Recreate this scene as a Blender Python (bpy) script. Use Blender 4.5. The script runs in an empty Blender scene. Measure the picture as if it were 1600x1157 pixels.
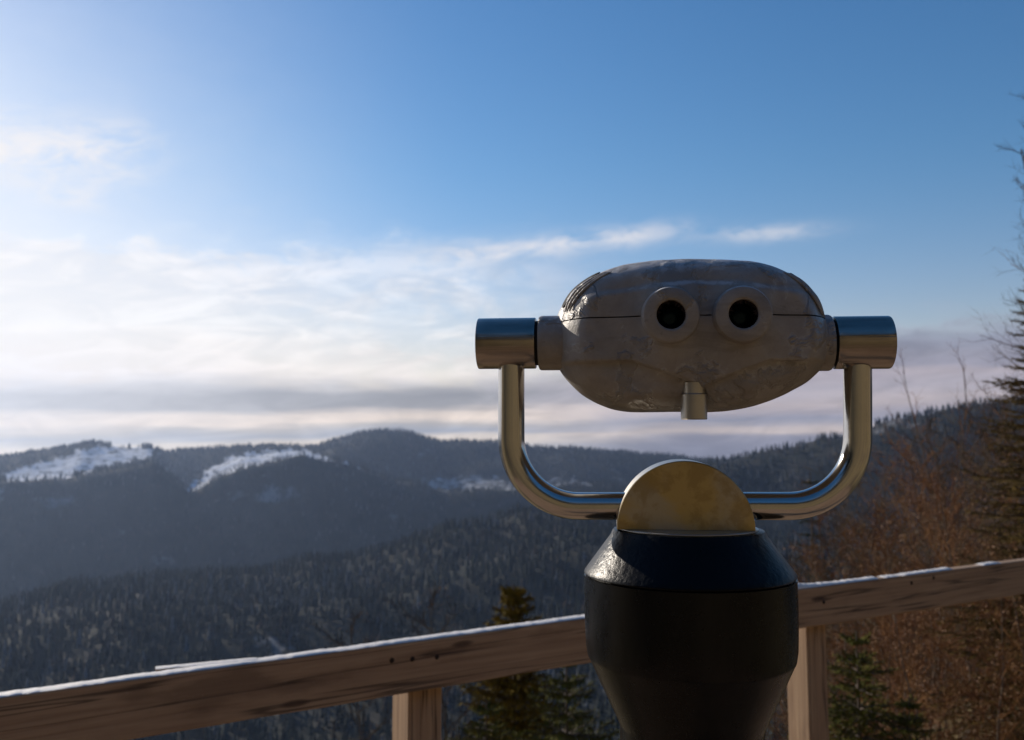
import bpy, bmesh, math, random
import numpy as np
from mathutils import Vector, Matrix, noise as mnoise
R = math.radians
scene = bpy.context.scene
COL = scene.collection
rng = random.Random(7)

# ------------------------------------------------------------------ camera model (photo 1600 x 1157)
F = 1450.0; CX = 800.0; CY = 533.0; HOR = 670.0
EYE = Vector((0, 0, 1.6))
PITCH = math.atan((HOR - CY) / F)
cp, sp = math.cos(PITCH), math.sin(PITCH)
def ray(px, py):
    x, y = (px - CX) / F, (CY - py) / F
    return Vector((x, cp - y * sp, sp + y * cp))
def on_plane_z(px, py, z):
    d = ray(px, py); return EYE + d * ((z - EYE.z) / d.z)
def at_depth(px, py, Y):
    d = ray(px, py); return EYE + d * (Y / d.y)

cam_d = bpy.data.cameras.new('camera'); cam = bpy.data.objects.new('camera', cam_d); COL.objects.link(cam)
cam.location = EYE; cam.rotation_euler = (math.pi / 2 + PITCH, 0, 0)
cam_d.sensor_fit = 'HORIZONTAL'; cam_d.sensor_width = 23.5; cam_d.lens = 23.5 * F / 1600
cam_d.shift_y = -(578.5 - CY) / 1600
cam_d.clip_start = 0.05; cam_d.clip_end = 40000
cam_d.dof.use_dof = True; cam_d.dof.focus_distance = 0.80
cam_d.dof.aperture_fstop = (cam_d.lens / 1000) / 0.0031
cam_d.dof.aperture_blades = 7
scene.camera = cam

# ------------------------------------------------------------------ object helpers
def link(name, me, mat=None, parent=None, smooth=None):
    o = bpy.data.objects.new(name, me); COL.objects.link(o)
    if mat: me.materials.append(mat)
    if parent: o.parent = parent
    if smooth is not None:
        me.polygons.foreach_set('use_smooth', [True] * len(me.polygons))
        if smooth < 3: 
            me.set_sharp_from_angle(angle=smooth)
    return o
def tag(o, label=None, cat=None, group=None, kind=None):
    for k, v in (('label', label), ('category', cat), ('group', group), ('kind', kind)):
        if v: o[k] = v
    return o
def empty(name, loc=(0, 0, 0), rz=0):
    o = bpy.data.objects.new(name, None); COL.objects.link(o)
    o.location = loc; o.rotation_euler = (0, 0, rz); o.empty_display_size = 0.1
    return o
class MB:
    def __init__(s): s.v = []; s.f = []
    def add(s, vs, fs):
        n = len(s.v); s.v.extend(vs); s.f.extend([tuple(i + n for i in f) for f in fs])
    def tube(s, pts, rads, n=8, cap=True):
        m = len(pts); base = len(s.v)
        up = None
        for i, p in enumerate(pts):
            t = (pts[min(i + 1, m - 1)] - pts[max(i - 1, 0)]).normalized()
            if up is None:
                up = t.orthogonal().normalized()
            else:
                up = (up - t * up.dot(t))
                up = up.normalized() if up.length > 1e-6 else t.orthogonal().normalized()
            w = t.cross(up)
            for k in range(n):
                a = 2 * math.pi * k / n
                s.v.append(p + (up * math.cos(a) + w * math.sin(a)) * rads[i])
        for i in range(m - 1):
            for k in range(n):
                k2 = (k + 1) % n
                s.f.append((base + i * n + k, base + i * n + k2, base + (i + 1) * n + k2, base + (i + 1) * n + k))
        if cap:
            s.f.append(tuple(base + k for k in range(n))[::-1]); s.f.append(tuple(base + (m - 1) * n + k for k in range(n)))
    def lathe(s, prof, n=96, axis='z', org=Vector((0, 0, 0))):
        # prof: list (radius, height); closed with fans where radius==0
        rings = []
        for r, h in prof:
            if r < 1e-7:
                s.v.append(org + (Vector((0, 0, h)) if axis == 'z' else Vector((h, 0, 0)) if axis == 'x' else Vector((0, h, 0))))
                rings.append((len(s.v) - 1,)); continue
            st = len(s.v)
            for k in range(n):
                a = 2 * math.pi * k / n; c, d = r * math.cos(a), r * math.sin(a)
                s.v.append(org + (Vector((c, d, h)) if axis == 'z' else Vector((h, c, d)) if axis == 'x' else Vector((d, h, c))))
            rings.append(tuple(range(st, st + n)))
        for A, B in zip(rings, rings[1:]):
            for k in range(n):
                k2 = (k + 1) % n
                if len(A) == 1 and len(B) == 1: continue
                if len(A) == 1: s.f.append((A[0], B[k2], B[k]))
                elif len(B) == 1: s.f.append((A[k], A[k2], B[0]))
                else: s.f.append((A[k], A[k2], B[k2], B[k]))
    def mesh(s, name):
        me = bpy.data.meshes.new(name); me.from_pydata([tuple(v) for v in s.v], [], s.f); me.update(); return me
    def build(s, name, mat, parent=None, smooth=None):
        return link(name, s.mesh(name), mat, parent, smooth)

# ------------------------------------------------------------------ node helpers
class X:
    """a socket or number with arithmetic, for building math node trees"""
    nt = None
    def __init__(s, v): s.v = v
    @staticmethod
    def m(op, *a, clamp=False):
        n = X.nt.nodes.new('ShaderNodeMath'); n.operation = op; n.use_clamp = clamp
        for i, q in enumerate(a):
            q = q.v if isinstance(q, X) else q
            if isinstance(q, (int, float)): n.inputs[i].default_value = q
            else: X.nt.links.new(q, n.inputs[i])
        return X(n.outputs[0])
    def __add__(a, b): return X.m('ADD', a, b)
    __radd__ = __add__
    def __sub__(a, b): return X.m('SUBTRACT', a, b)
    def __rsub__(a, b): return X.m('SUBTRACT', b, a)
    def __mul__(a, b): return X.m('MULTIPLY', a, b)
    __rmul__ = __mul__
    def __truediv__(a, b): return X.m('DIVIDE', a, b)
def sstep(x, lo, hi):
    n = X.nt.nodes.new('ShaderNodeMapRange'); n.interpolation_type = 'SMOOTHSTEP'
    X.nt.links.new(x.v, n.inputs[0])
    if lo <= hi: n.inputs[1].default_value = lo; n.inputs[2].default_value = hi; n.inputs[3].default_value = 0; n.inputs[4].default_value = 1
    else: n.inputs[1].default_value = hi; n.inputs[2].default_value = lo; n.inputs[3].default_value = 1; n.inputs[4].default_value = 0
    return X(n.outputs[0])
def gauss(x, c, w): # bump of width w centred on c (c may be X)
    d = (x - c) * (1.0 / w); return X.m('EXPONENT', d * d * -1.0)
def noise(vec, scale=1.0, detail=4, rough=0.5, dist=0.0, dims='3D'):
    n = X.nt.nodes.new('ShaderNodeTexNoise'); n.noise_dimensions = dims
    if vec is not None: X.nt.links.new(vec.v if isinstance(vec, X) else vec, n.inputs['Vector'])
    n.inputs['Scale'].default_value = scale; n.inputs['Detail'].default_value = detail
    n.inputs['Roughness'].default_value = rough; n.inputs['Distortion'].default_value = dist
    return X(n.outputs['Fac'] if 'Fac' in n.outputs else n.outputs[0])
def vec(x, y, z=0.0):
    n = X.nt.nodes.new('ShaderNodeCombineXYZ')
    for i, q in enumerate((x, y, z)):
        q = q.v if isinstance(q, X) else q
        if isinstance(q, (int, float)): n.inputs[i].default_value = q
        else: X.nt.links.new(q, n.inputs[i])
    return X(n.outputs[0])
def ramp(x, stops, interp='LINEAR'):
    n = X.nt.nodes.new('ShaderNodeValToRGB'); cr = n.color_ramp; cr.interpolation = interp
    cr.elements[0].position = stops[0][0]; cr.elements[0].color = stops[0][1]
    cr.elements[1].position = stops[-1][0]; cr.elements[1].color = stops[-1][1]
    for p, c in stops[1:-1]:
        e = cr.elements.new(p); e.color = c
    X.nt.links.new(x.v, n.inputs[0])
    return X(n.outputs[0]), X(n.outputs[1])
def mix(f, a, b):
    n = X.nt.nodes.new('ShaderNodeMix'); n.data_type = 'RGBA'
    for i, q in ((0, f), (6, a), (7, b)):
        q = q.v if isinstance(q, X) else q
        if isinstance(q, (int, float)): n.inputs[i].default_value = q
        elif isinstance(q, tuple): n.inputs[i].default_value = q if len(q) == 4 else q + (1,)
        else: X.nt.links.new(q, n.inputs[i])
    return X(n.outputs[2])
def coords(kind='Object'):
    n = X.nt.nodes.new('ShaderNodeTexCoord'); return X(n.outputs[kind])
def mapping(v, scale=(1, 1, 1)):
    n = X.nt.nodes.new('ShaderNodeMapping'); n.inputs['Scale'].default_value = scale
    X.nt.links.new(v.v, n.inputs['Vector']); return X(n.outputs[0])
def attr(name):
    n = X.nt.nodes.new('ShaderNodeAttribute'); n.attribute_name = name; return X(n.outputs['Color']), X(n.outputs['Fac'])
def material(name):
    m = bpy.data.materials.new(name); m.use_nodes = True; X.nt = m.node_tree
    b = m.node_tree.nodes['Principled BSDF']
    def setv(inp, q):
        q = q.v if isinstance(q, X) else q
        if isinstance(q, (int, float)): b.inputs[inp].default_value = q
        elif isinstance(q, tuple): b.inputs[inp].default_value = q if len(q) == 4 or len(b.inputs[inp].default_value) == 3 else q + (1,)
        else: X.nt.links.new(q, b.inputs[inp])
    return m, setv
def bump(h, strength, dist, normal=None):
    n = X.nt.nodes.new('ShaderNodeBump'); n.inputs['Strength'].default_value = strength; n.inputs['Distance'].default_value = dist
    X.nt.links.new(h.v, n.inputs['Height'])
    if normal: X.nt.links.new(normal.v, n.inputs['Normal'])
    return X(n.outputs[0])

# ------------------------------------------------------------------ sky, sun
SUN_AZ, SUN_EL = -46.0, 21.5          # degrees, azimuth from +Y towards +X
w = bpy.data.worlds.new('World'); scene.world = w; w.use_nodes = True
X.nt = nt = w.node_tree
bg = nt.nodes['Background']; bg.inputs[1].default_value = 0.106
sky = nt.nodes.new('ShaderNodeTexSky'); sky.sky_type = 'NISHITA'; sky.sun_disc = False
sky.sun_elevation = R(SUN_EL); sky.sun_rotation = R(SUN_AZ); sky.altitude = 900; sky.air_density = 1.25; sky.dust_density = 0.6; sky.ozone_density = 2.2
g = coords('Generated')
sx = nt.nodes.new('ShaderNodeSeparateXYZ'); nt.links.new(g.v, sx.inputs[0])
gx, gy, gz = (X(o) for o in sx.outputs)
AZ = X.m('ARCTAN2', gx, gy) * (180 / math.pi)
EL = X.m('ARCSINE', gz) * (180 / math.pi)
def e_of(y): return math.degrees(math.atan((HOR - y) / F))
# warped elevation: long streaks of stratus seen edge-on
n_long = noise(vec(AZ * 0.055, EL * 0.5, 3.1), 1.0, 5, 0.5)
n_fine = noise(vec(AZ * 0.16, EL * 1.6, 8.7), 1.0, 6, 0.55)
n_puff = noise(vec(AZ * 0.30, EL * 0.62, 1.3), 1.0, 7, 0.55, 0.3)
EW = EL + (n_long - 0.5) * 1.5 + (n_fine - 0.5) * 0.7 - AZ * 0.016 + (n_puff - 0.5) * 7.0 * sstep(EL, 4.0, 8.5)
lo, hi = -4.0, 13.0
def P(y, off=0.0): return (e_of(y) + off - lo) / (hi - lo)
def st(lst): return [(P(y), (r_, g_, b_, a_)) for y, r_, g_, b_, a_ in lst]
nEW = (EW - lo) * (1 / (hi - lo))
cl, al = ramp(nEW, st([(760, .46, .48, .54, 1), (698, .62, .60, .60, 1), (690, .92, .80, .68, 1), (680, .84, .74, .64, 1), (672, .42, .44, .50, 1),
    (664, .58, .53, .49, 1), (655, .98, .82, .68, 1), (644, .90, .76, .64, 1), (632, .42, .40, .39, 1), (612, .38, .365, .355, 1), (598, .60, .57, .55, 1), (580, 1.02, .92, .84, 1),
    (540, 1.04, .97, .91, .97), (500, 1.0, .98, .96, .86), (460, 1.02, .99, .98, .84), (425, 1.05, 1.0, .98, .80), (405, 1.05, 1.0, .98, .62), (380, 1, 1, 1, 0.16), (340, 1, 1, 1, 0)]))
cr_, ar = ramp(nEW, st([(760, .24, .26, .34, 1), (700, .28, .28, .35, 1), (688, .33, .32, .38, 1), (680, .66, .56, .52, 1), (674, .60, .52, .50, 1), (664, .33, .33, .40, 1),
    (652, .46, .41, .44, 1), (638, .62, .53, .52, 1), (620, .50, .45, .48, 1), (600, .54, .47, .49, 1), (590, .38, .36, .42, 1), (572, .35, .34, .40, 1), (550, .33, .34, .42, .97), (540, .34, .36, .45, .80),
    (526, .5, .5, .6, 0.10), (505, .5, .5, .6, 0)]))
side = sstep(AZ + (n_puff - 0.5) * 6, -4, 11)
ccol = mix(side, cl, cr_)
n_str = noise(vec(AZ * 0.17 + EL * .10, EL * 0.62 - AZ * .07, 12.7), 1.0, 9, 0.58, 0.7)
tex = 0.86 + sstep(n_str, .34, .66) * .30
vt = nt.nodes.new('ShaderNodeVectorMath'); vt.operation = 'SCALE'; nt.links.new(ccol.v, vt.inputs[0]); nt.links.new(tex.v, vt.inputs[3]); ccol = X(vt.outputs[0])
# opacity
puff = sstep(n_puff, 0.36, 0.62)
thin = sstep(AZ, -24, 2)
low = sstep(EW, e_of(560), e_of(598) + 0.0) if False else sstep(EW, 3.6, 2.4)      # 1 near the horizon
al_thin = al * (1 - thin * (1 - low) * (1 - puff * 0.75) * 0.72) * (1 - (1 - low) * (1 - sstep(n_str, .30, .62)) * .38)
alpha = al_thin * (1 - side) + ar * side
skyc = X(sky.outputs[0])
tn_ = nt.nodes.new('ShaderNodeVectorMath'); tn_.operation = 'MULTIPLY'; nt.links.new(skyc.v, tn_.inputs[0]); tcol = mix(sstep(EL, 2.0, 17.0), (1.10, .945, 1.04), (.95, .985, 1.05)); nt.links.new(tcol.v, tn_.inputs[1]); skyc = X(tn_.outputs[0])
hsv = nt.nodes.new('ShaderNodeHueSaturation'); hsv.inputs['Saturation'].default_value = 1.27; hsv.inputs['Hue'].default_value = 0.502; nt.links.new(skyc.v, hsv.inputs['Color'])
c0 = mix(alpha, X(hsv.outputs[0]), X(nt.nodes.new('ShaderNodeVectorMath').outputs[0]))
vm = c0.v.node.inputs[7].links[0].from_node; vm.operation = 'SCALE'; nt.links.new(ccol.v, vm.inputs[0]); vm.inputs[3].default_value = 8.6
# cirrus wisps higher up
w1 = gauss(EL, 10.9 + 0.0, 0.55) * gauss(AZ, -1.5, 4.5)
EL2 = EL - AZ * 0.10
w1 = gauss(EL2, 11.0, 0.65) * sstep(AZ, -9, -2) * sstep(AZ, 13, 7)
w2 = gauss(EL, 11.6, 0.5) * gauss(AZ, 15.5, 3.2) * 0.75
w3 = gauss(EL2, 17.9, 1.7) * sstep(AZ, -19.5, -24.5) * 1.3 + gauss(EL, 12.9, 0.8) * gauss(AZ, -26, 2.0) * 0.7
ws = X.m('MINIMUM', (w1 + w2 + w3) * sstep(noise(vec(AZ * 0.35, EL2 * 0.8, 5.5), 1.0, 7, 0.58, 0.4), 0.30, 0.66) * 0.66, 0.9)
c1 = mix(ws, c0, (9.0, 8.4, 8.2))
# thin veil of high cloud towards the sun
veil = X.m('MINIMUM', sstep(AZ, -2, -40) * gauss(EL, 8.0, 14.0) * (n_puff * 0.5 + 0.75) * 0.75, 0.92)
c2 = mix(veil, c1, (8.6, 8.4, 8.3))
nt.links.new(c2.v, bg.inputs[0])

sun_d = bpy.data.lights.new('sun', 'SUN'); sun_d.energy = 4.6; sun_d.angle = R(0.6); sun_d.color = (1.0, 0.90, 0.77)
sun = bpy.data.objects.new('sun', sun_d); COL.objects.link(sun)
sd = Vector((math.sin(R(SUN_AZ)) * math.cos(R(SUN_EL)), math.cos(R(SUN_AZ)) * math.cos(R(SUN_EL)), math.sin(R(SUN_EL))))
sun.rotation_euler = sd.to_track_quat('Z', 'Y').to_euler()
sun.location = (-3, 3, 6)

# ------------------------------------------------------------------ terrain
def crest(pts):
    xs = np.array([p[0] for p in pts], float); ys = np.array([p[1] for p in pts], float)
    azs = np.degrees(np.arctan((xs - CX) / F))
    # slope of sight line (rise per metre of ground distance)
    tn = []
    for x, y in zip(xs, ys):
        d = ray(x, y); tn.append(d.z / math.hypot(d.x, d.y))
    return azs, np.array(tn)
SLOTS = [0, 3, 6, 15, 40, 120, 350, 800, 1600, 1850, 2300, 2550, 3000, 3500, 4300, 4800, 5200, 5500]
L1 = crest([(-500, 985), (0, 952), (100, 935), (200, 920), (300, 910), (400, 892), (500, 870), (600, 860), (700, 836), (800, 822), (900, 812), (1000, 815), (1200, 850), (1600, 900)])
L4 = crest([(-500, 1010), (0, 985), (300, 945), (600, 890), (800, 850), (900, 830), (1000, 790), (1060, 748), (1100, 722), (1200, 699), (1300, 680), (1400, 660), (1500, 641), (1600, 622), (1900, 585), (2400, 560)])
L2 = crest([(-500, 800), (-100, 775), (0, 758), (60, 756), (130, 750), (200, 733), (245, 723), (275, 745), (300, 764), (340, 748), (380, 732), (430, 724), (480, 723), (540, 735), (600, 750), (700, 765), (800, 764), (900, 766), (1000, 770), (1200, 780), (1600, 790)])
L3 = crest([(-500, 716), (0, 712), (80, 704), (130, 694), (160, 692), (200, 700), (235, 699), (262, 709), (320, 706), (370, 702), (410, 698), (450, 697), (500, 697), (525, 688), (560, 679), (610, 677), (650, 683), (690, 694), (740, 690), (790, 690), (850, 701), (920, 706), (1000, 711), (1080, 716), (1300, 722), (1600, 722)])
def height(az, r, fuzz=True):
    """az in degrees, r in metres (arrays, same shape) -> z"""
    az = np.asarray(az, float); r = np.asarray(r, float)
    def c(L): return np.interp(az, *L)
    side = np.clip((az - 8) / 22, 0, 1); side = side * side * (3 - 2 * side)
    o = np.ones_like(az)
    front = [-.5 * o, -.6 * o, -2.2 * o + 1.0 * side, -6.5 * o + 4.2 * side, -17 * o + 9 * side, -55 * o + 20 * side, -140 * o + 30 * side, -238 * o + 20 * side,
             1.6 + 1600 * c(L1), 1.6 + 1850 * (c(L1) - .012) , 1.6 + 2300 * c(L4), 1.6 + 2550 * (np.minimum(c(L4), c(L2)) - .02),
             1.6 + 3000 * c(L2), 1.6 + 3500 * (c(L2) - .004), 1.6 + 4300 * c(L3), -330 * o, -420 * o, -420 * o]
    back = [-.5 * o, -.4 * o, .6 * o, 4.5 * o, 17 * o, 52 * o, 120 * o, 200 * o, 240 * o, 240 * o, 230 * o, 220 * o, 180 * o, 100 * o, 0 * o, -300 * o, -420 * o, -420 * o]
    aa = np.abs(az); wb = np.clip((aa - 62) / 45, 0, 1); wb = wb * wb * (3 - 2 * wb)
    Z = np.stack([f * (1 - wb) + b * wb for f, b in zip(front, back)])
    S = np.array(SLOTS, float)
    # monotone cubic in r
    h = np.diff(S); dl = np.diff(Z, axis=0) / h.reshape((-1,) + (1,) * az.ndim)
    m = np.zeros_like(Z)
    for i in range(1, len(S) - 1):
        a, b = dl[i - 1], dl[i]; w1_, w2_ = 2 * h[i] + h[i - 1], h[i] + 2 * h[i - 1]
        with np.errstate(divide='ignore', invalid='ignore'):
            v = (w1_ + w2_) / (w1_ / a + w2_ / b)
        m[i] = np.where(a * b > 0, np.nan_to_num(v), 0)
    m[0] = dl[0]; m[-1] = 0
    k = np.clip(np.searchsorted(S, r, side='right') - 1, 0, len(S) - 2)
    g = lambda A: np.take_along_axis(A, k[None], 0)[0]
    hh = h[k]; t = (r - S[k]) / hh; z0 = g(Z); z1 = np.take_along_axis(Z, (k + 1)[None], 0)[0]
    m0 = g(m); m1 = np.take_along_axis(m, (k + 1)[None], 0)[0]
    z = (2*t**3-3*t**2+1)*z0 + (t**3-2*t**2+t)*hh*m0 + (-2*t**3+3*t**2)*z1 + (t**3-t**2)*hh*m1
    if fuzz:
        x = r * np.sin(np.radians(az)); y = r * np.cos(np.radians(az))
        nz = 0
        for i, (wl, am) in enumerate(((900, 1.0), (430, .6), (190, .34), (80, .17), (33, .08))):
            nz = nz + am * np.sin(2*math.pi*(x*math.cos(i*1.7)+y*math.sin(i*1.7))/wl + i*2.1 + 1.3*np.sin(2*math.pi*(y*math.cos(i)-x*math.sin(i))/(wl*1.7)))
        z = z + nz * np.clip((r - 8) / 1200, 0, 1) * 13 * np.clip((5000 - np.minimum(r, 5000)) / 2500 + .35, .35, 1) * (0.5 + 0.5*np.minimum(np.abs(r-1600),1)) 
        z = z + 0.12 * np.sin(x*1.3 + np.sin(y*.9)) * np.sin(y*1.1+1) * np.clip((r-4)/10, 0, 1)
    return z
def ground(x, y):
    return float(height(np.array([math.degrees(math.atan2(x, y))]), np.array([math.hypot(x, y)]))[0])

def inpoly(px, py, poly):
    ins = np.zeros(px.shape, bool); n = len(poly)
    for i in range(n):
        x1, y1 = poly[i]; x2, y2 = poly[(i + 1) % n]
        cnd = (y1 > py) != (y2 > py)
        with np.errstate(divide='ignore', invalid='ignore'):
            ins ^= cnd & (px < (x2 - x1) * (py - y1) / (y2 - y1) + x1)
    return ins
# snow meadows on the far hills, as outlines in azimuth / slope of the hillside that carries them
MEADOWS = [
    [(10, 742), (40, 728), (90, 717), (120, 706), (150, 698), (185, 697), (240, 701), (252, 708), (215, 719), (150, 735), (100, 748), (30, 754)],
    [(262, 780), (300, 760), (330, 735), (345, 722), (370, 712), (420, 703), (470, 702), (505, 710), (520, 718), (560, 728), (568, 738), (520, 745), (400, 760), (330, 785)],
    [(662, 748), (690, 746), (730, 744), (775, 745), (800, 752), (838, 752), (870, 747), (905, 749), (930, 756), (930, 770), (662, 768)],
]
def meadow(az, r, z, jitter=0.0):
    px = CX + F * np.tan(np.radians(az)); d = r * np.cos(np.radians(az))
    py = HOR - F * (z - 1.6) / d * 1.0
    out = np.zeros(az.shape)
    far = (r > 3000)
    for i, m in enumerate(MEADOWS):
        jx = 5 * np.sin(px * .13 + py * .5) + 3 * np.sin(px * .41 + 1); jy = 2.2 * np.sin(px * .21 + i) + 1.5 * np.sin(px * .57)
        out = np.maximum(out, inpoly(px + jx, py + jy, m) * far * (1.0 if i < 2 else .55))
    return out

az_f = np.concatenate([np.arange(-180, -48, 3.0), np.arange(-48, 48, 0.14), np.arange(48, 180, 3.0)])
r_f = np.concatenate([[0.01, 1.5, 3], np.geomspace(4, 120, 34)[1:], np.geomspace(120, 2300, 80)[1:], np.geomspace(2300, 4600, 110)[1:], np.geomspace(4600, 5500, 6)[1:]])
A_, R_ = np.meshgrid(az_f, r_f, indexing='ij')
Z_ = height(A_, R_)
SN = meadow(A_, R_, Z_)
Xg = R_ * np.sin(np.radians(A_)); Yg = R_ * np.cos(np.radians(A_))
na, nr = A_.shape
vv = np.stack([Xg, Yg, Z_], -1).reshape(-1, 3)
ia, ir = np.meshgrid(np.arange(na), np.arange(nr - 1), indexing='ij'); ia2 = (ia + 1) % na
quads = np.stack([ia * nr + ir, ia * nr + ir + 1, ia2 * nr + ir + 1, ia2 * nr + ir], -1).reshape(-1, 4)
def np_mesh(name, verts, faces, k):
    me = bpy.data.meshes.new(name)
    me.vertices.add(len(verts)); me.vertices.foreach_set('co', np.ascontiguousarray(verts, np.float32).ravel())
    me.loops.add(faces.size); me.loops.foreach_set('vertex_index', np.ascontiguousarray(faces, np.int32).ravel())
    me.polygons.add(len(faces)); me.polygons.foreach_set('loop_start', np.arange(0, faces.size, k, dtype=np.int32))
    me.update(calc_edges=True); return me
tme = np_mesh('ground', vv, quads[:, ::-1], 4)
a = tme.attributes.new('snow', 'FLOAT', 'POINT'); a.data.foreach_set('value', SN.reshape(-1).astype(np.float32))

m_ground, S_ = material('ground')
pos = coords('Object')
_, sn = attr('snow')
gl = X(nt.nodes[0].outputs[0]) if False else None
geo = X.nt.nodes.new('ShaderNodeSeparateXYZ'); X.nt.links.new(pos.v, geo.inputs[0])
px_, py_, pz_ = (X(o) for o in geo.outputs)
dist = X.m('SQRT', px_ * px_ + py_ * py_)
nb = noise(pos, 0.9, 8, 0.6); nc = noise(pos, 0.012, 6, 0.6); nd = noise(pos, 9.0, 4, 0.6)
grass, _ = ramp(nb, [(0.3, (.06, .048, .036, 1)), (.45, (.14, .108, .075, 1)), (.58, (.24, .185, .085, 1)), (.72, (.12, .098, .062, 1))])
forest, _ = ramp(nc, [(0.3, (.018, .022, .018, 1)), (.5, (.035, .036, .028, 1)), (.7, (.06, .052, .042, 1))])
base = mix(sstep(dist, 60, 160), grass, forest)
snow_near = sstep(noise(pos, 0.35, 5, 0.6), 0.60, 0.66) * sstep(dist, 60, 12) * 0.0
snow_far = X.m('MAXIMUM', sn * sstep(noise(pos, 0.030, 6, .65) + sn * 0.20, 0.52, 0.74), snow_near)
# snow lying on the forest floor shows in scattered clearings
floor_snow = sstep(noise(pos, 0.006, 6, 0.62), 0.60, 0.70) * sstep(dist, 500, 900) * 0.35
S_('Base Color', mix(X.m('MAXIMUM', snow_far, floor_snow), base, (.62, .63, .66)))
S_('Roughness', 0.95); S_('Specular IOR Level', 0.1)
S_('Normal', bump(nd, 0.6, 0.05))
ground_o = link('ground', tme, m_ground); tag(ground_o, kind='structure')
tme.polygons.foreach_set('use_smooth', [True] * len(tme.polygons))

# ------------------------------------------------------------------ far forest (stuff): low conifers as real cones
def forest_mesh(name, label, rmin, rmax, spacing, seed, hmin, hmax, azr=(-36, 36), tiers=3, sides=5):
    g = np.random.default_rng(seed)
    area = math.radians(azr[1] - azr[0]) * (rmax**2 - rmin**2) / 2
    n = int(area / spacing**2)
    az = g.uniform(azr[0], azr[1], n); r = np.sqrt(g.uniform(rmin**2, rmax**2, n))
    z = height(az, r)
    sn_ = meadow(az, r, z)
    x = r * np.sin(np.radians(az)); y = r * np.cos(np.radians(az))
    clump = np.sin(x / 61 + 2 * np.sin(y / 83)) * np.sin(y / 71 + 1.5 * np.sin(x / 97))
    keep = (sn_ < .3) | (g.random(n) < .025)
    keep &= (g.random(n) > .35 * (clump > .55))
    # horizon test along each azimuth
    azg = np.arange(azr[0], azr[1] + .2, .2); rg = np.geomspace(60, rmax + 50, 260)
    GA, GR = np.meshgrid(azg, rg, indexing='ij'); T = np.maximum.accumulate((height(GA, GR) - 1.6) / GR, axis=1)
    ii = np.clip(np.searchsorted(azg, az), 0, len(azg) - 1); jj = np.clip(np.searchsorted(rg, r) - 1, 0, len(rg) - 1)
    keep &= ((z + 22 - 1.6) / r > T[ii, jj] - .006)
    az, r, z, x, y = (q[keep] for q in (az, r, z, x, y)); n = len(az)
    broad = g.random(n) < .10
    h = g.uniform(hmin, hmax, n) * (1 - .25 * broad) * (0.75 + .5 * g.random(n) ** 2); wd = h * g.uniform(.13, .20, n) * (1 + .9 * broad)
    vs = []; fs = []
    per = tiers * (sides + 1)
    for t in range(tiers):
        zb = h * (0.10 + .26 * t); zt = h * (1.0 if t == tiers - 1 else .50 + .24 * t); rb = wd * (1 - .29 * t)
        ph = g.uniform(0, 6.28, n)
        for s in range(sides):
            a_ = ph + 2 * math.pi * s / sides; q = rb * g.uniform(.65, 1.25, n)
            vs.append(np.stack([x + q * np.cos(a_), y + q * np.sin(a_), z + zb + h * g.uniform(-.05, .05, n)], -1))
        vs.append(np.stack([x + h * g.uniform(-.01, .01, n), y, z + zt], -1))
        for s in range(sides): fs.append((t * (sides + 1) + s, t * (sides + 1) + (s + 1) % sides, t * (sides + 1) + sides))
    V = np.stack(vs, 1).reshape(-1, 3); Fc = (np.array(fs)[None] + (np.arange(n) * per)[:, None, None]).reshape(-1, 3)
    me = np_mesh(name, V, Fc, 3)
    # colour of each tree: spruce green, a few bare brown or frosted crowns
    base = np.array([.030, .035, .030]) * g.uniform(.6, 1.5, (n, 1)); br = np.array([.062, .050, .042]) * g.uniform(.7, 1.3, (n, 1)); fr = np.array([.095, .10, .105]) * g.uniform(.7, 1.3, (n, 1))
    u = g.random(n)[:, None]; frz = (np.sin(x / 140 + 1) * np.sin(y / 120) > .2)[:, None]
    c = np.where(broad[:, None], br, base); c = np.where((u < .05) | (frz & (u < .22)), fr, c)
    C = np.repeat(c, per, axis=0); C = np.concatenate([C, np.ones((len(C), 1))], 1)
    at = me.color_attributes.new('tint', 'FLOAT_COLOR', 'POINT'); at.data.foreach_set('color', C.astype(np.float32).ravel())
    o = link(name, me, m_forest); me.update(); tag(o, label, 'forest', kind='stuff'); print(name, n)
    return o
m_forest, S_ = material('far_conifers')
tc, _ = attr('tint'); S_('Base Color', tc); S_('Roughness', 1.0); S_('Specular IOR Level', 0.05)
forest_mesh('slope_forest', 'dark forest on the hillside rising behind the viewpoint', 16, 130, 5.2, 5, 5, 13, azr=(100, 262), sides=7)
forest_mesh('near_forest', 'dense conifer forest with frosted crowns covering the nearest ridge across the valley', 330, 1760, 8.5, 1, 12, 20)
forest_mesh('hill_forest', 'dark forest covering the middle hill and the long slope on the right', 1760, 3120, 11, 2, 12, 20)
forest_mesh('ridge_forest', 'hazy dark forest along the farthest ridge around its snowy meadows', 3120, 4420, 12.5, 3, 13, 22, tiers=2, sides=4)

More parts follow.
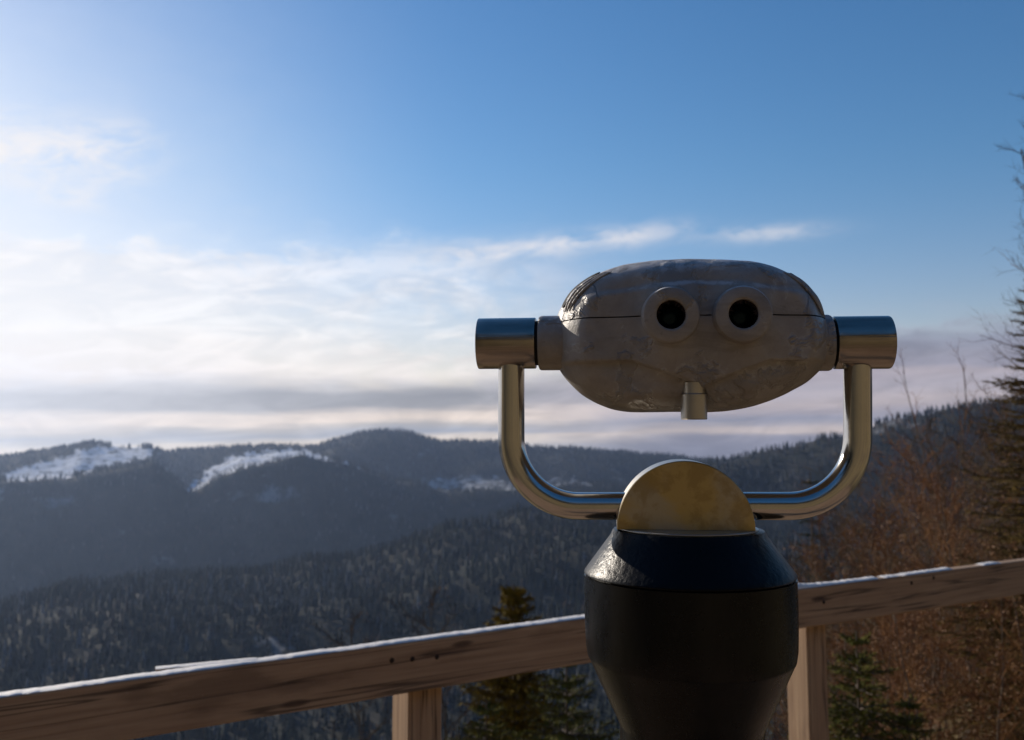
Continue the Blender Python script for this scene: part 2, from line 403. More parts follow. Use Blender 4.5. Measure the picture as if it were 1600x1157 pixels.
# ------------------------------------------------------------------ haze
hz = MB(); H0, H1, HR = -440, 330, 5700
hz.add([(-HR, -HR, H0), (HR, -HR, H0), (HR, HR, H0), (-HR, HR, H0), (-HR, -HR, H1), (HR, -HR, H1), (HR, HR, H1), (-HR, HR, H1)],
       [(3, 2, 1, 0), (4, 5, 6, 7), (0, 1, 5, 4), (1, 2, 6, 5), (2, 3, 7, 6), (3, 0, 4, 7)])
m_haze = bpy.data.materials.new('haze'); m_haze.use_nodes = True; hn = m_haze.node_tree
hn.nodes.remove(hn.nodes['Principled BSDF'])
pv = hn.nodes.new('ShaderNodeVolumePrincipled'); pv.inputs['Color'].default_value = (.50, .66, 1.0, 1)
pv.inputs['Density'].default_value = 0.000044; pv.inputs['Anisotropy'].default_value = 0.55
hn.links.new(pv.outputs[0], hn.nodes['Material Output'].inputs['Volume'])
HAZE = True
if HAZE:
    hz_o = hz.build('haze', m_haze); tag(hz_o, 'thin bluish valley haze softening the far hills', 'haze', kind='stuff')

# ------------------------------------------------------------------ materials of the viewer
m_paint, S_ = material('grey_paint_with_ice')
pos = coords('Object')
n1 = noise(pos, 14, 6, 0.6, 0.4); n2 = noise(pos, 55, 6, 0.65, 0.2); n3 = noise(pos, 420, 3, 0.6); n4 = noise(mapping(pos, (7, 7, 34)), 1.0, 6, 0.62, 0.8)
ice = sstep(n1, 0.52, 0.58); rim = gauss(n1, 0.525, 0.010) * sstep(n2, .40, .60)
streak = sstep(n4, 0.56, 0.66)
pc, _ = ramp(n2, [(0.30, (.25, .228, .205, 1)), (0.5, (.30, .274, .247, 1)), (0.72, (.355, .325, .295, 1))])
pc = mix(ice * 0.28, pc, (.165, .148, .130)); pc = mix(streak * .35, pc, (.15, .13, .115))
# rime frost caught on the top
gn = X.nt.nodes.new('ShaderNodeNewGeometry'); sn3 = X.nt.nodes.new('ShaderNodeSeparateXYZ'); X.nt.links.new(gn.outputs['Normal'], sn3.inputs[0])
upn = X(sn3.outputs[2])
frost = sstep(noise(pos, 38, 7, 0.7, .3) + upn * 0.24, 0.64, 0.74) * sstep(upn, 0.35, 0.85)
pc = mix(frost * 0.75, pc, (.55, .55, .57)); pc = mix(rim * 0.55, pc, (.45, .43, .41)); pc = mix(sstep(noise(pos, 170, 5, .75), .60, .68) * .30, pc, (.10, .085, .075))
S_('Base Color', pc); S_('Roughness', 0.50 - ice * 0.20 + frost * .3); S_('Specular IOR Level', 0.5)
b1 = bump(n1 * 0.5 + ice * .55 + n2 * 0.35, 0.7, 0.0045); b2 = bump(n3, 0.25, 0.0006, b1); S_('Normal', b2)

def steel(name, tint=(.50, .485, .465), rough=.24, scale=(1, 1, 1), stain_reflect=0.0, brush=0.3, reflect_dim=0.0):
    m, S = material(name)
    pos = coords('Object')
    nb_ = noise(mapping(pos, scale), 1.0, 5, .6); ns = noise(pos, 42, 7, .65, .3); nl = noise(pos, 17, 5, .55, .5)
    col = mix(sstep(ns, .45, .75) * .35, tint + (1,), tuple(c * .72 for c in tint) + (1,))
    if stain_reflect:  # mottled stains, their gold painting the warm surroundings' reflection into the steel
        col = mix(sstep(nl, .40, .60) * stain_reflect, col, (.50, .36, .13, 1))
        col = mix(sstep(ns, .47, .60) * stain_reflect * .6, col, (.30, .21, .09, 1))
    if reflect_dim:  # dark brown bands painted in to mute the sky's blue reflection
        gb = noise(mapping(pos, (6, 60, 60)), 1.0, 6, .65)
        col = mix(sstep(gb, .45, .62) * reflect_dim, col, (.20, .17, .14, 1))
    S('Base Color', col); S('Metallic', 1.0); S('Roughness', rough + nb_ * .10 + ns * .08)
    S('Normal', bump(nb_, brush, 0.0004))
    return m
m_steel = steel('brushed_steel', tint=(.40, .35, .30), rough=.12, scale=(4, 230, 230), brush=1.0, reflect_dim=.6)        # streaks run along the cylinders
m_pipe = steel('pipe_steel', tint=(.55, .52, .48), rough=.07, scale=(160, 160, 160), brush=.10)
m_plate = steel('plate_steel', tint=(.44, .38, .29), rough=.33, scale=(260, 260, 40), stain_reflect=.8, brush=.25)
m_knob = steel('knob_steel', tint=(.50, .46, .40), rough=.3, scale=(500, 500, 20), brush=.3)

m_black, S_ = material('black_lacquer')
pos = coords('Object')
nf = noise(pos, 160, 5, .6); nw = noise(pos, 18, 5, .6)
S_('Base Color', mix(sstep(nw, .5, .75) * .4, (.003, .003, .004), (.007, .007, .007)))
S_('Roughness', 0.20 + nf * .22); S_('Specular IOR Level', 0.13)
S_('Normal', bump(nf * .6 + nw * .4, .8, 0.0016))
m_black2, S_ = material('worn_black_lacquer')
pos = coords('Object'); nf = noise(pos, 120, 5, .6); nw = noise(mapping(pos, (22, 22, 5)), 1, 5, .6)
S_('Base Color', mix(sstep(nw, .42, .68), (.003, .003, .003), (.010, .009, .008))); S_('Roughness', .17 + nf * .10 + nw * .12); S_('Specular IOR Level', .20)
S_('Normal', bump(nf, .25, .0008))
m_dark, S_ = material('black_recess'); S_('Base Color', (.006, .005, .005)); S_('Roughness', .8)
m_rubber, S_ = material('frayed_rubber'); S_('Base Color', (.018, .007, .006)); S_('Roughness', .8)
m_glass, S_ = material('coated_lens'); S_('Base Color', (.004, .01, .018)); S_('Roughness', .03); S_('Specular IOR Level', .22); S_('Specular Tint', (.5, .8, 1, 1))

# ------------------------------------------------------------------ the tower viewer
VX, VD, VR = 0.157, 0.84, R(-6)
viewer = empty('tower_viewer', (VX, VD, 0.0), VR)
tag(viewer, 'grey ice-glazed twin-eyepiece tower viewer in a steel yoke on a black pedestal', 'tower viewer')
cr, sr = math.cos(VR), math.sin(VR)
def loc(px, py, dy):
    """photo point -> viewer's own coordinates on its plane y = dy"""
    d = ray(px, py)                       # local y of world p: -(x-VX)*sin + (y-VD)*cos  (rotation VR)
    dl = -d.x * sr + d.y * cr; el = -(EYE.x - VX) * sr + (EYE.y - VD) * cr
    p = EYE + d * ((dy - el) / dl)
    q = Vector((p.x - VX, p.y - VD, p.z))
    return Vector((q.x * cr + q.y * sr, -q.x * sr + q.y * cr, q.z))

# head outline at its widest section
OUT = [(866,520),(870,500),(880,477),(898,454),(926,435),(960,422),(1000,415),(1060,411),(1130,411),(1180,416),(1215,426),(1245,442),(1268,466),(1283,492),
       (1292,520),(1293,548),(1285,572),(1266,592),(1238,610),(1204,626),(1168,637),(1120,643),(1060,645),(1000,644),(965,642),(935,632),(908,616),(888,597),(873,575),(866,548)]
DM, DF, DB = 0.007, -0.047, 0.105
MID = loc(1080, 528, DM)
def catmull(P_, u):
    n = len(P_); i = int(math.floor(u)) % n; t = u - math.floor(u)
    p0, p1, p2, p3 = P_[(i-1) % n], P_[i], P_[(i+1) % n], P_[(i+2) % n]
    return 0.5 * ((2*p1) + (p2-p0)*t + (2*p0-5*p1+4*p2-p3)*t*t + (3*p1-p0-3*p2+p3)*t*t*t)
OM = [loc(x, y, DM) for x, y in OUT]
OFc = loc(1095, 519, DF)
EYES = [loc(1048, 493, -0.062), loc(1160.5, 492, -0.062)]
ZU0, ZU1, ZU2 = loc(1083, 606, DF).z, loc(1083, 562, DF).z, loc(1083, 446, DF).z
def head_pt(u, phi):
    """u in [0,30) round the outline; phi: <0 front cap (-1 pole .. 0 rim), 0..90 front shell, 90..180 rear"""
    M = catmull(OM, u); dM = Vector((M.x - MID.x, 0, M.z - MID.z))
    Fp = Vector((OFc.x + dM.x * .775, DF, OFc.z + dM.z * .66))
    if phi <= 0:
        s = 1 + phi
        p = Vector((OFc.x + (Fp.x - OFc.x) * s, DF - .004 * (1 - s * s), OFc.z + (Fp.z - OFc.z) * s))
    elif phi <= 90:
        a = R(phi); hx = abs(dM.x) / (abs(dM.x) + abs(dM.z) * 1.1 + 1e-9); n = 2 / (2.5 - 0.92 * max(0, min(1, (hx - .45) / .4)))
        q = math.sin(a) ** n; d = math.cos(a) ** n
        p = Vector((Fp.x + (M.x - Fp.x) * q, DM + (DF - DM) * d, Fp.z + (M.z - Fp.z) * q))
    else:
        a = R(phi - 90); n = 2 / 2.6
        q = math.cos(a) ** n if a < R(90) else 0; d = math.sin(a) ** n
        c = Vector((MID.x, DB, MID.z + .005))
        k = .45 + .55 * q if phi < 179.9 else 0
        k = q
        p = Vector((c.x + (M.x - c.x) * k, DM + (DB - DM) * d, c.z + (M.z - c.z) * k))
    # barrels behind the eyepieces swell the front, with a soft valley between
    if p.y < DM:
        wt = min(1, (DM - p.y) / (DM - DF))
        for e in EYES:
            dx, dz = p.x - e.x, p.z - e.z
            p.y -= .0150 * wt * math.exp(-(abs(dx) / .0235) ** 2.6) * (math.exp(-(dz / .034) ** 2) if dz > 0 else math.exp(-(dz / .046) ** 2))
        dd = abs(p.x - OFc.x); zc = ZU0 + (ZU1 - ZU0) * min(1, dd / .058) ** .8
        q_ = min(1, max(0, (zc - p.z) / .0035)); q_ = q_ * q_ * (3 - 2 * q_)
        p.y += .0050 * q_ * wt; p.z += .0012 * q_ * wt
        zt_ = ZU2 - .10 * dd; q2_ = min(1, max(0, (p.z - zt_) / .006)); p.y += .0030 * q2_ * q2_ * (3 - 2 * q2_) * wt
    return p
NU = 260
phis = [-1 + i / 44 for i in range(1, 44)] + [0] + [90 * (i / 34) for i in range(1, 35)] + [90 + 90 * (i / 20) for i in range(1, 20)]
hb = bmesh.new()
pole_f = hb.verts.new(head_pt(0, -1)); pole_r = hb.verts.new(Vector((MID.x, DB, MID.z + .005)))
rings = [[hb.verts.new(head_pt(30 * k / NU, ph)) for k in range(NU)] for ph in phis]
for k in range(NU):
    k2 = (k + 1) % NU
    hb.faces.new((pole_f, rings[0][k], rings[0][k2])); hb.faces.new((pole_r, rings[-1][k2], rings[-1][k]))
    for A, B in zip(rings, rings[1:]): hb.faces.new((A[k2], A[k], B[k], B[k2]))
bmesh.ops.recalc_face_normals(hb, faces=hb.faces)
ZS = loc(1104, 494.5, DF).z
bmesh.ops.delete(hb, geom=[f for f in hb.faces if f.calc_center_median().y < 0 and any(math.hypot(f.calc_center_median().x - e.x, f.calc_center_median().z - e.z) < .0150 for e in EYES)], context='FACES')
for v in hb.verts:         # lumps of ice roughen the shell a little
    n_ = mnoise.noise(v.co * 22) * .0011 + mnoise.noise(v.co * 70) * .0004 + max(0, (v.co.z - ZS - .045)) * 12 * abs(mnoise.noise(v.co * 150)) * .0030
    v.co += v.normal * n_ if v.normal.length > 0 else Vector()
for nm, sgn in (('upper_shell', 1), ('lower_shell', -1)):
    b = hb.copy()
    bmesh.ops.bisect_plane(b, geom=b.verts[:] + b.edges[:] + b.faces[:], plane_co=(0, 0, ZS + sgn * .00055), plane_no=(0, 0, 1), clear_inner=(sgn > 0), clear_outer=(sgn < 0))
    me = bpy.data.meshes.new(nm); b.to_mesh(me); b.free()
    o = link(nm, me, m_paint, viewer, smooth=R(40))

# eyepieces
for e in EYES:
    mb = MB(); r0 = .0243
    # protruding ring with a frayed inner edge; axis along y
    prof = [(.0262, -.028), (r0 + .0008, -.045), (r0, -.0600), (r0 - .0014, -.0635), (r0 - .0040, -.0648), (.0140, -.0650), (.0124, -.0640), (.0120, -.0600), (.0120, -.0420)]
    mb.lathe([(r_, y_) for r_, y_ in prof], 72, 'y', Vector((e.x, 0, e.z)))
    for v_ in mb.v: v_.y -= .0045
    eo = mb.build('eyepiece', m_paint, viewer, R(30))
    lip = MB()
    for k in range(46):      # torn rubber lip inside the opening
        a = 2 * math.pi * k / 46 + rng.uniform(-.05, .05); l = rng.uniform(.0006, .0042) * (1.2 if math.sin(a) > 0 else .35)
        wv = .0011
        def pp(rad, ang, y): return Vector((e.x + rad * math.cos(ang), y, e.z + rad * math.sin(ang)))
        da = wv / .012
        lip.add([pp(.0126, a - da, -.0606), pp(.0126, a + da, -.0606), pp(.0120 - l, a, -.0622), pp(.0126, a - da, -.0590), pp(.0126, a + da, -.0590)], [(0, 1, 2), (4, 3, 2), (0, 2, 3), (1, 4, 2)])
    for v_ in lip.v: v_.y -= .0045
    lip.build('rubber_lip', m_rubber, eo)
    ba = MB(); ba.lathe([(.01195, -.0650), (.01195, -.030), (.0119, -.0295)], 48, 'y', Vector((e.x, 0, e.z))); ba.build('eye_tube', m_dark, eo, 1)
    ln = MB(); ln.lathe([(0, -.0500)] + [(.0118 * math.sin(R(q)), -.0500 + .004 * (1 - math.cos(R(q)))) for q in range(10, 91, 10)], 40, 'y', Vector((e.x, 0, e.z)))
    ln.build('lens', m_glass, eo, 4)

# vent scoop with ribs on each shoulder
def shoulder(us, ph0, ph1, off, nm, mat, taper=True, n1=26, n2=8):
    mb = MB(); V = []
    for i in range(n1 + 1):
        t = i / n1; u = us[0] + (us[1] - us[0]) * t
        wdt = math.sin(math.pi * t) ** .55 if taper else 1
        for j in range(n2 + 1):
            q = j / n2; mid = (ph0 + ph1) / 2; ph = mid + (ph1 - ph0) * (q - .5) * max(wdt, .02)
            p = head_pt(u, ph); c = Vector((MID.x, DM - .02, MID.z)); nn = (p - c).normalized()
            V.append(p + nn * (off - .0022 * math.sin(math.pi * q) * wdt))
    F_ = [(i * (n2 + 1) + j, (i + 1) * (n2 + 1) + j, (i + 1) * (n2 + 1) + j + 1, i * (n2 + 1) + j + 1) for i in range(n1) for j in range(n2)]
    mb.add(V, F_)
    o = mb.build(nm, mat, viewer, 4)
    s = o.modifiers.new('thick', 'SOLIDIFY'); s.thickness = .0012; s.offset = 0
    return o
shoulder((1.7, 4.3), 52, 76, .0009, 'side_vent', m_dark)
shoulder((13.0, 10.4), 52, 76, .0009, 'side_vent', m_dark)
for us in ((1.4, 4.5), (13.3, 10.2)):
    for k, (ph, rr) in enumerate(((51, .0018), (45.5, .0016), (40.5, .0013))):
        mb = MB(); pts = []; rad = []
        for i in range(40):
            t = i / 39; p = head_pt(us[0] + (us[1] - us[0]) * (t * .98 + .03 * k), ph + 2 * math.sin(t * 5 + k)); c = Vector((MID.x, DM - .02, MID.z))
            pts.append(p + (p - c).normalized() * .0008); rad.append(rr * (math.sin(math.pi * min(1, max(.02, t))) ** .5) + .0001)
        mb.tube(pts, rad, 8); mb.build('vent_rib', m_paint, viewer, 4)

# collars, pivot cylinders
def lx(px, py=537): return loc(px, py, 0).x
AXZ = loc(1070, 537, 0).z
aL, aR = loc(792, 537, 0), loc(1350, 535.5, 0)
def barrel(x0, x1, r_, nm, mat, bev=.0012, z=AXZ, hollow=0):
    s = 1 if x1 > x0 else -1
    mb = MB()
    prof = [(0, x0), (r_ - bev, x0), (r_ - bev * .3, x0 + s * bev * .3), (r_, x0 + s * bev)]
    nseg = 6
    prof += [(r_, x0 + (x1 - x0) * i / nseg) for i in range(1, nseg)]
    prof += [(r_, x1 - s * bev), (r_ - bev * .3, x1 - s * bev * .3), (r_ - bev, x1), (0, x1)]
    mb.lathe(prof, 96, 'x', Vector((0, 0, z)))
    o = mb.build(nm, mat, viewer, R(35))
    return o
barrel(lx(747.5), lx(838), .0236, 'pivot_cylinder', m_steel, z=aL.z)
barrel(lx(842), lx(890), .0252, 'collar', m_paint, .0025, z=aL.z)
barrel(lx(1390), lx(1301.5), .0236, 'pivot_cylinder', m_steel, z=aR.z)
barrel(lx(1298), lx(1262), .0252, 'collar', m_paint, .0025, z=aR.z)
barrel(lx(836), lx(843), .0205, 'pivot_pin', m_dark, .0005, z=aL.z)
barrel(lx(1303), lx(1297), .0205, 'pivot_pin', m_dark, .0005, z=aR.z)

# yoke pipes
RP = .0122
def yoke(xv, yb, cxp, sgn, endpx):
    pts = [loc(xv, 560, 0), loc(xv, 600, 0), loc(xv, 640, 0), loc(xv, 672, 0)]
    for i in range(0, 25):
        a = R(90 * i / 24)
        px = cxp - sgn * 106 * math.cos(a); py = 685 + 106 * math.sin(a)
        pts.append(loc(px, py, 0))
    for i in range(1, 6): pts.append(loc(cxp + (endpx - cxp) * i / 5, 791, 0))
    mb = MB(); mb.tube(pts, [RP] * len(pts), 40)
    o = mb.build('yoke_pipe', m_pipe, viewer, R(60))
yoke(799, 791, 905, 1, 985)
yoke(1340, 791, 1234, -1, 1160)
# small locking knob under the head
k0 = loc(1083.5, 600, -.040); k1 = loc(1083.5, 656, -.040); kr = .0112
mb = MB(); zt = k0.z + .001; zb = k1.z
zc = loc(1083.5, 616, -.040).z
mb.lathe([(0, zb), (kr - .0006, zb), (kr, zb + .0006), (kr, zc - .0006), (kr - .0005, zc), (kr - .0016, zc + .0004), (kr - .0016, zt), (0, zt)][::1], 56, 'z', Vector((k0.x, -.040, 0)))
mb.build('locking_knob', m_knob, viewer, R(30))

# half-round housing over the pedestal
HD = .027
c_ = loc(1071.5, 828.5, -HD); hr = (loc(1180, 828, -HD).x - loc(963, 828, -HD).x) / 2
mb = MB(); n = 64; bev = .0007
def hring(r_, y): return [Vector((c_.x + r_ * math.cos(math.pi * i / n), y, c_.z + max(0, r_ * math.sin(math.pi * i / n)) + (0.0 if 0 < i < n else 0))) for i in range(n + 1)]
rs = [hring(hr - bev, -HD), hring(hr, -HD + bev), hring(hr, HD - bev), hring(hr - bev, HD)]
V = [p for r_ in rs for p in r_]; m_ = n + 1
Fq = [(a_ * m_ + i, a_ * m_ + i + 1, (a_ + 1) * m_ + i + 1, (a_ + 1) * m_ + i) for a_ in range(3) for i in range(n)]
Fq += [tuple(range(m_))[::-1], tuple(range(3 * m_, 4 * m_))]
Fq += [(a_ * m_, (a_ + 1) * m_, (a_ + 1) * m_ + n, a_ * m_ + n) for a_ in range(3)]
mb.add(V, Fq); hd = mb.build('half_round_housing', m_plate, viewer, R(25))
bmh = bmesh.new(); bmh.from_mesh(hd.data); bmesh.ops.recalc_face_normals(bmh, faces=bmh.faces); bmh.to_mesh(hd.data); bmh.free()
hd.data.materials.append(m_knob)
for p in hd.data.polygons:
    if abs(p.normal.y) < .5: p.material_index = 1

# pedestal
ZT = c_.z - .0012
def zpy(py): return loc(1074, py, 0).z
mb = MB(); z1 = zpy(895); rr_ = .0922; rt = .0675
prof = [(0, ZT - .0002), (rt - .004, ZT - .0002), (rt - .0014, ZT - .0010), (rt, ZT - .0032), (rt + .0012, ZT - .006)]
for i in range(1, 9):
    t = i / 8; prof.append((rt + .0012 + (rr_ - rt - .0012) * t, ZT - .006 + (z1 + .0015 - ZT + .006) * t))
prof += [(rr_ + .0004, z1), (rr_ - .0006, z1 - .0014), (rr_ - .004, z1 - .0014)]
mb.lathe(prof[::-1], 128, 'z'); mb.build('pedestal_cap', m_black, viewer, R(30))
mb = MB(); prof = [(rr_ - .003, z1 - .0012), (rr_ + .0002, z1 - .0022)]
for py, k in ((940, .0926), (980, .0922), (1008, .0916), (1022, .0903), (1025, .0898), (1028, .0888), (1066, .0792), (1100, .0705), (1128, .0635), (1135, .0622)): prof.append((k, zpy(py)))
prof += [(.0595, .35), (.0595, .03), (.11, .028), (.115, .024), (.115, .004), (0, .004)]
mb.lathe(prof[::-1], 128, 'z'); mb.build('pedestal_column', m_black2, viewer, R(40))
mb = MB(); mb.lathe([(0, ZT + .0010), (.0605, ZT + .0010), (.0612, ZT + .0004), (.0612, ZT - .001), (0, ZT - .001)][::-1], 96, 'z'); mb.build('base_disc', m_knob, viewer, R(30))

# ------------------------------------------------------------------ deck
m_wood, S_ = material('weathered_wood')
pos = coords('Object')
nw_ = noise(mapping(pos, (2.2, 60, 60)), 1, 7, .62, .8); nk = noise(mapping(pos, (3, 9, 9)), 1, 4, .5); nsp = noise(pos, 130, 4, .6)
wc, _ = ramp(nw_, [(.28, (.24, .145, .085, 1)), (.48, (.36, .23, .138, 1)), (.66, (.44, .295, .18, 1))])
wc = mix(sstep(nk, .55, .68) * .55, wc, (.13, .075, .045)); wc = mix(sstep(nsp, .62, .72) * .45, wc, (.45, .36, .27))
vo = X.nt.nodes.new('ShaderNodeTexVoronoi'); X.nt.links.new(mapping(pos, (3.1, 10, 13)).v, vo.inputs['Vector']); vo.inputs['Scale'].default_value = 1
cn = noise(mapping(pos, (.45, 5, 18)), 1, 3, .5, .1); wc = mix(gauss(cn, .50, .010) * .75, wc, (.04, .024, .016))
wc = mix(sstep(noise(pos, 260, 3, .7), .60, .72) * .35, wc, (.40, .34, .28))
knot = sstep(X(vo.outputs['Distance']), .15, .07); wc = mix(knot * .8, wc, (.06, .032, .02))
S_('Base Color', wc); S_('Roughness', .8); S_('Normal', bump(nw_, .5, .002))
m_snow, S_ = material('frosty_snow'); pos = coords('Object')
S_('Base Color', (.88, .81, .74)); S_('Roughness', .5); S_('Specular IOR Level', .4); S_('Normal', bump(noise(pos, 300, 4, .7), .7, .004))
m_iron, S_ = material('rusty_iron'); S_('Base Color', (.03, .018, .013)); S_('Roughness', .7); S_('Metallic', .4)

def box(mb, o, ax, ay, az):
    """corner o, three edge vectors"""
    v = [o, o + ax, o + ax + ay, o + ay, o + az, o + ax + az, o + ax + ay + az, o + ay + az]
    mb.add(v, [(3, 2, 1, 0), (4, 5, 6, 7), (0, 1, 5, 4), (1, 2, 6, 5), (2, 3, 7, 6), (3, 0, 4, 7)])
mb = MB()
for i in range(34):
    x0 = -2.6 + i * .15
    for s0, s1 in ((-3.2, 1.9),):
        y1 = 1.95 + max(-.9, min(1.4, x0 * .62))
        box(mb, Vector((x0, s0, -.045)), Vector((.143, 0, 0)), Vector((0, y1 - s0, 0)), Vector((0, 0, .041 + rng.uniform(0, .003))))
tag(mb.build('platform_floor', m_wood), kind='structure')

# ------------------------------------------------------------------ railing
ZR = 1.05
def rp(px, py): 
    p = on_plane_z(px, py, ZR); return Vector((p.x, p.y, ZR))
P0, P1 = rp(180, 1066), rp(908, 967)
P2, P3 = rp(1238, 922.5), rp(1600, 876)
dL = (P1 - P0).normalized(); dR = (P3 - P2).normalized()
railing = empty('wooden_railing', (P2.x, P2.y, 0.0)); tag(railing, 'weathered wooden railing board on posts, frosted along its top, running behind the pedestal', 'railing')
def board(name, A, B, hA, hB, th=.042, seed=0):
    """board from A to B (top front edge), made in its own frame so the grain runs along it"""
    d = B - A; L = d.length; ang = math.atan2(d.y, d.x); n = max(2, int(L / .03)); g = random.Random(seed)
    mb = MB(); nr_ = []
    for i in range(n + 1):
        t = i / n; h = hA + (hB - hA) * t
        wv = mnoise.noise(Vector((t * L * 2.2, seed, 0))) * .0018; wv2 = mnoise.noise(Vector((t * L * 5, seed + 7, 0))) * .0022
        e = .003
        sec = [(0, -h + e + wv2), (0, -e), (e, 0 + wv * .3), (th - e, 0), (th, -e), (th, -h + e + wv2), (th - e, -h + wv2), (e, -h + wv2)]
        nr_.append([Vector((t * L, y + wv, z)) for y, z in sec])
    V = [p for s in nr_ for p in s]; k = 8
    Fq = [(i * k + j, (i + 1) * k + j, (i + 1) * k + (j + 1) % k, i * k + (j + 1) % k) for i in range(n) for j in range(k)]
    Fq += [tuple(range(k)), tuple(range(n * k, n * k + k))[::-1]]
    mb.add(V, Fq); o = mb.build(name, m_wood, railing)
    bm_ = bmesh.new(); bm_.from_mesh(o.data); bmesh.ops.recalc_face_normals(bm_, faces=bm_.faces); bm_.to_mesh(o.data); bm_.free()
    o.location = A - railing.location; o.rotation_euler = (0, 0, ang)
    return o
LA = P0 - dL * 1.6; LB = rp(1229, 923.5)
hpx = lambda p, hp: hp / F * p.y
board('rail_board', LA, LB - dL * .002, .128, .128, seed=3)
RB = P3 + dR * 2.2
board('rail_board', LB + dR * .002, RB, .134, .145, seed=11)

def snow(name, A, B, prof, th=.042, seed=0):
    """snow ridge along the top of the board, prof = [(distance, thickness)]"""
    d = B - A; L = d.length; ang = math.atan2(d.y, d.x); n = int(L / .008); ds = [p[0] for p in prof]; ts = [p[1] for p in prof]
    mb = MB(); rows = []
    for i in range(n + 1):
        s = L * i / n; t = float(np.interp(s, ds, ts)); nz = mnoise.noise(Vector((s * 9, seed, 0))); nz2 = mnoise.noise(Vector((s * 55, seed, 3)))
        t = max(0.0, t * (1 + .55 * nz + .45 * nz2 + .3 * mnoise.noise(Vector((s * 3.1, seed, 9)))) )
        row = []
        for j in range(9):
            q = j / 8; y = .0012 + (th - .0024) * q; prof_ = math.sin(math.pi * q) ** .35 if 0 < q < 1 else 0
            z = .0002 + t * prof_ * (1 + .18 * mnoise.noise(Vector((s * 40, q * 4, seed)))) if t > .0004 else -.004
            row.append(Vector((s, y + nz2 * .001, z)))
        rows.append(row)
    V = [p for r_ in rows for p in r_]
    Fq = [(i * 9 + j, (i + 1) * 9 + j, (i + 1) * 9 + j + 1, i * 9 + j + 1) for i in range(n) for j in range(8)]
    mb.add(V, Fq); o = mb.build(name, m_snow, railing, 4); o.location = A - railing.location; o.rotation_euler = (0, 0, ang)
    o.data.flip_normals() if o.data.polygons[4].normal.z < 0 else None
    return o
LL = (LB - LA).length
snow('snow_cap', LA, LB - dL * .01, [(0, .0030), (LL * .5, .0034), (LL * .8, .0034), (LL, .004)], seed=1)
def sR(px, py): return (rp(px, py) - LB).length
snow('snow_cap', LB + dR * .004, RB, [(0, .015), (sR(1250, 921), .014), (sR(1300, 914.5), .007), (sR(1371, 905.5), .005), (sR(1374, 905), 0), (sR(1384, 904), 0), (sR(1388, 903), .003), (sR(1405, 901), .003), (sR(1408, 901), 0), (sR(1413, 900), .001),
     (sR(1420, 899), .004), (sR(1486, 890.5), .006), (sR(1489, 890), 0), (sR(1535, 884), 0), (sR(1540, 883.5), .005), (sR(1560, 881), .005), (sR(1566, 880), 0), (6, 0)], seed=5)

def post(px, dirv, w_=.10):
    # near corner between its end face and its front face at photo column px
    nrm = Vector((dirv.y, -dirv.x, 0))                     # front normal
    # intersection of the board's back plane with the sight column
    A = LB - nrm * .0425
    d = ray(px, 960); d = Vector((d.x, d.y, 0))
    # solve A + dirv*s = d*t
    M = Matrix(((dirv.x, -d.x), (dirv.y, -d.y))); s = M.inverted() @ Vector((-A.x, -A.y))
    C = A + dirv * s[0]; C.z = 0
    mb = MB(); ang = math.atan2(dirv.y, dirv.x); n = 30; b = .004; V = []
    ztop = ZR - .05
    sec = [(b, 0), (w_ - b, 0), (w_, b), (w_, w_ - b), (w_ - b, w_), (b, w_), (0, w_ - b), (0, b)]
    zs = [-.8 + (ztop + .8) * i / n for i in range(n + 1)]
    for z in zs:
        jx = mnoise.noise(Vector((px, z * 3, 0))) * .002
        V += [Vector((z, y + jx, -x)) for x, y in sec]     # grain along local x; rotated upright below
    Fq = [(i * 8 + j, (i + 1) * 8 + j, (i + 1) * 8 + (j + 1) % 8, i * 8 + (j + 1) % 8) for i in range(n) for j in range(8)] + [tuple(range(8)), tuple(range(n * 8, n * 8 + 8))[::-1]]
    mb.add(V, Fq); o = mb.build('post', m_wood, railing)
    bm_ = bmesh.new(); bm_.from_mesh(o.data); bmesh.ops.recalc_face_normals(bm_, faces=bm_.faces); bm_.to_mesh(o.data); bm_.free()
    # local axes: x -> up, y -> away (-nrm), z -> -dir
    Mx = Matrix((( 0, -nrm.x, -dirv.x), (0, -nrm.y, -dirv.y), (1, 0, 0))).to_4x4()
    Mx.translation = C - railing.location; o.matrix_local = Mx
    return o
post(1260, dR); post(640, dL); post(-330, dL); post(1900, dR)
# nails
def nail(A, dirv, px, dz):
    nrm = Vector((dirv.y, -dirv.x, 0)); d = ray(px, 960); d = Vector((d.x, d.y, 0))
    M = Matrix(((dirv.x, -d.x), (dirv.y, -d.y))); s = M.inverted() @ Vector((-A.x, -A.y)); C = A + dirv * s[0]
    mb = MB(); c = Vector((C.x, C.y, ZR - dz)) - railing.location
    mb.tube([c - nrm * .004, c + nrm * .0012, c + nrm * .0030], [.0062, .0068, .0048], 14); mb.build('nail', m_iron, railing)
nail(LB, dR, 1243, .058); nail(LB, dR, 1287.5, .055); nail(LB, dR, 1426, .030); nail(LB, dR, 1461, .022)
nail(P0, dL, 613, .040); nail(P0, dL, 645, .044); nail(P0, dL, 683, .048)
# thin batten lying behind the far left end of the rail
Q0, Q1 = rp(243, 1048), rp(402, 1034)
batten = board('batten', Q0 + Vector((0, 0, .001)), Q1 + Vector((0, 0, -.003)), .012, .012, .03, seed=21)
s_ = snow('snow_cap', Q0 + Vector((0, 0, .0015)), Q1 + Vector((0, 0, -.0025)), [(0, .002), (.2, .003), (.6, .002)], th=.03, seed=9)

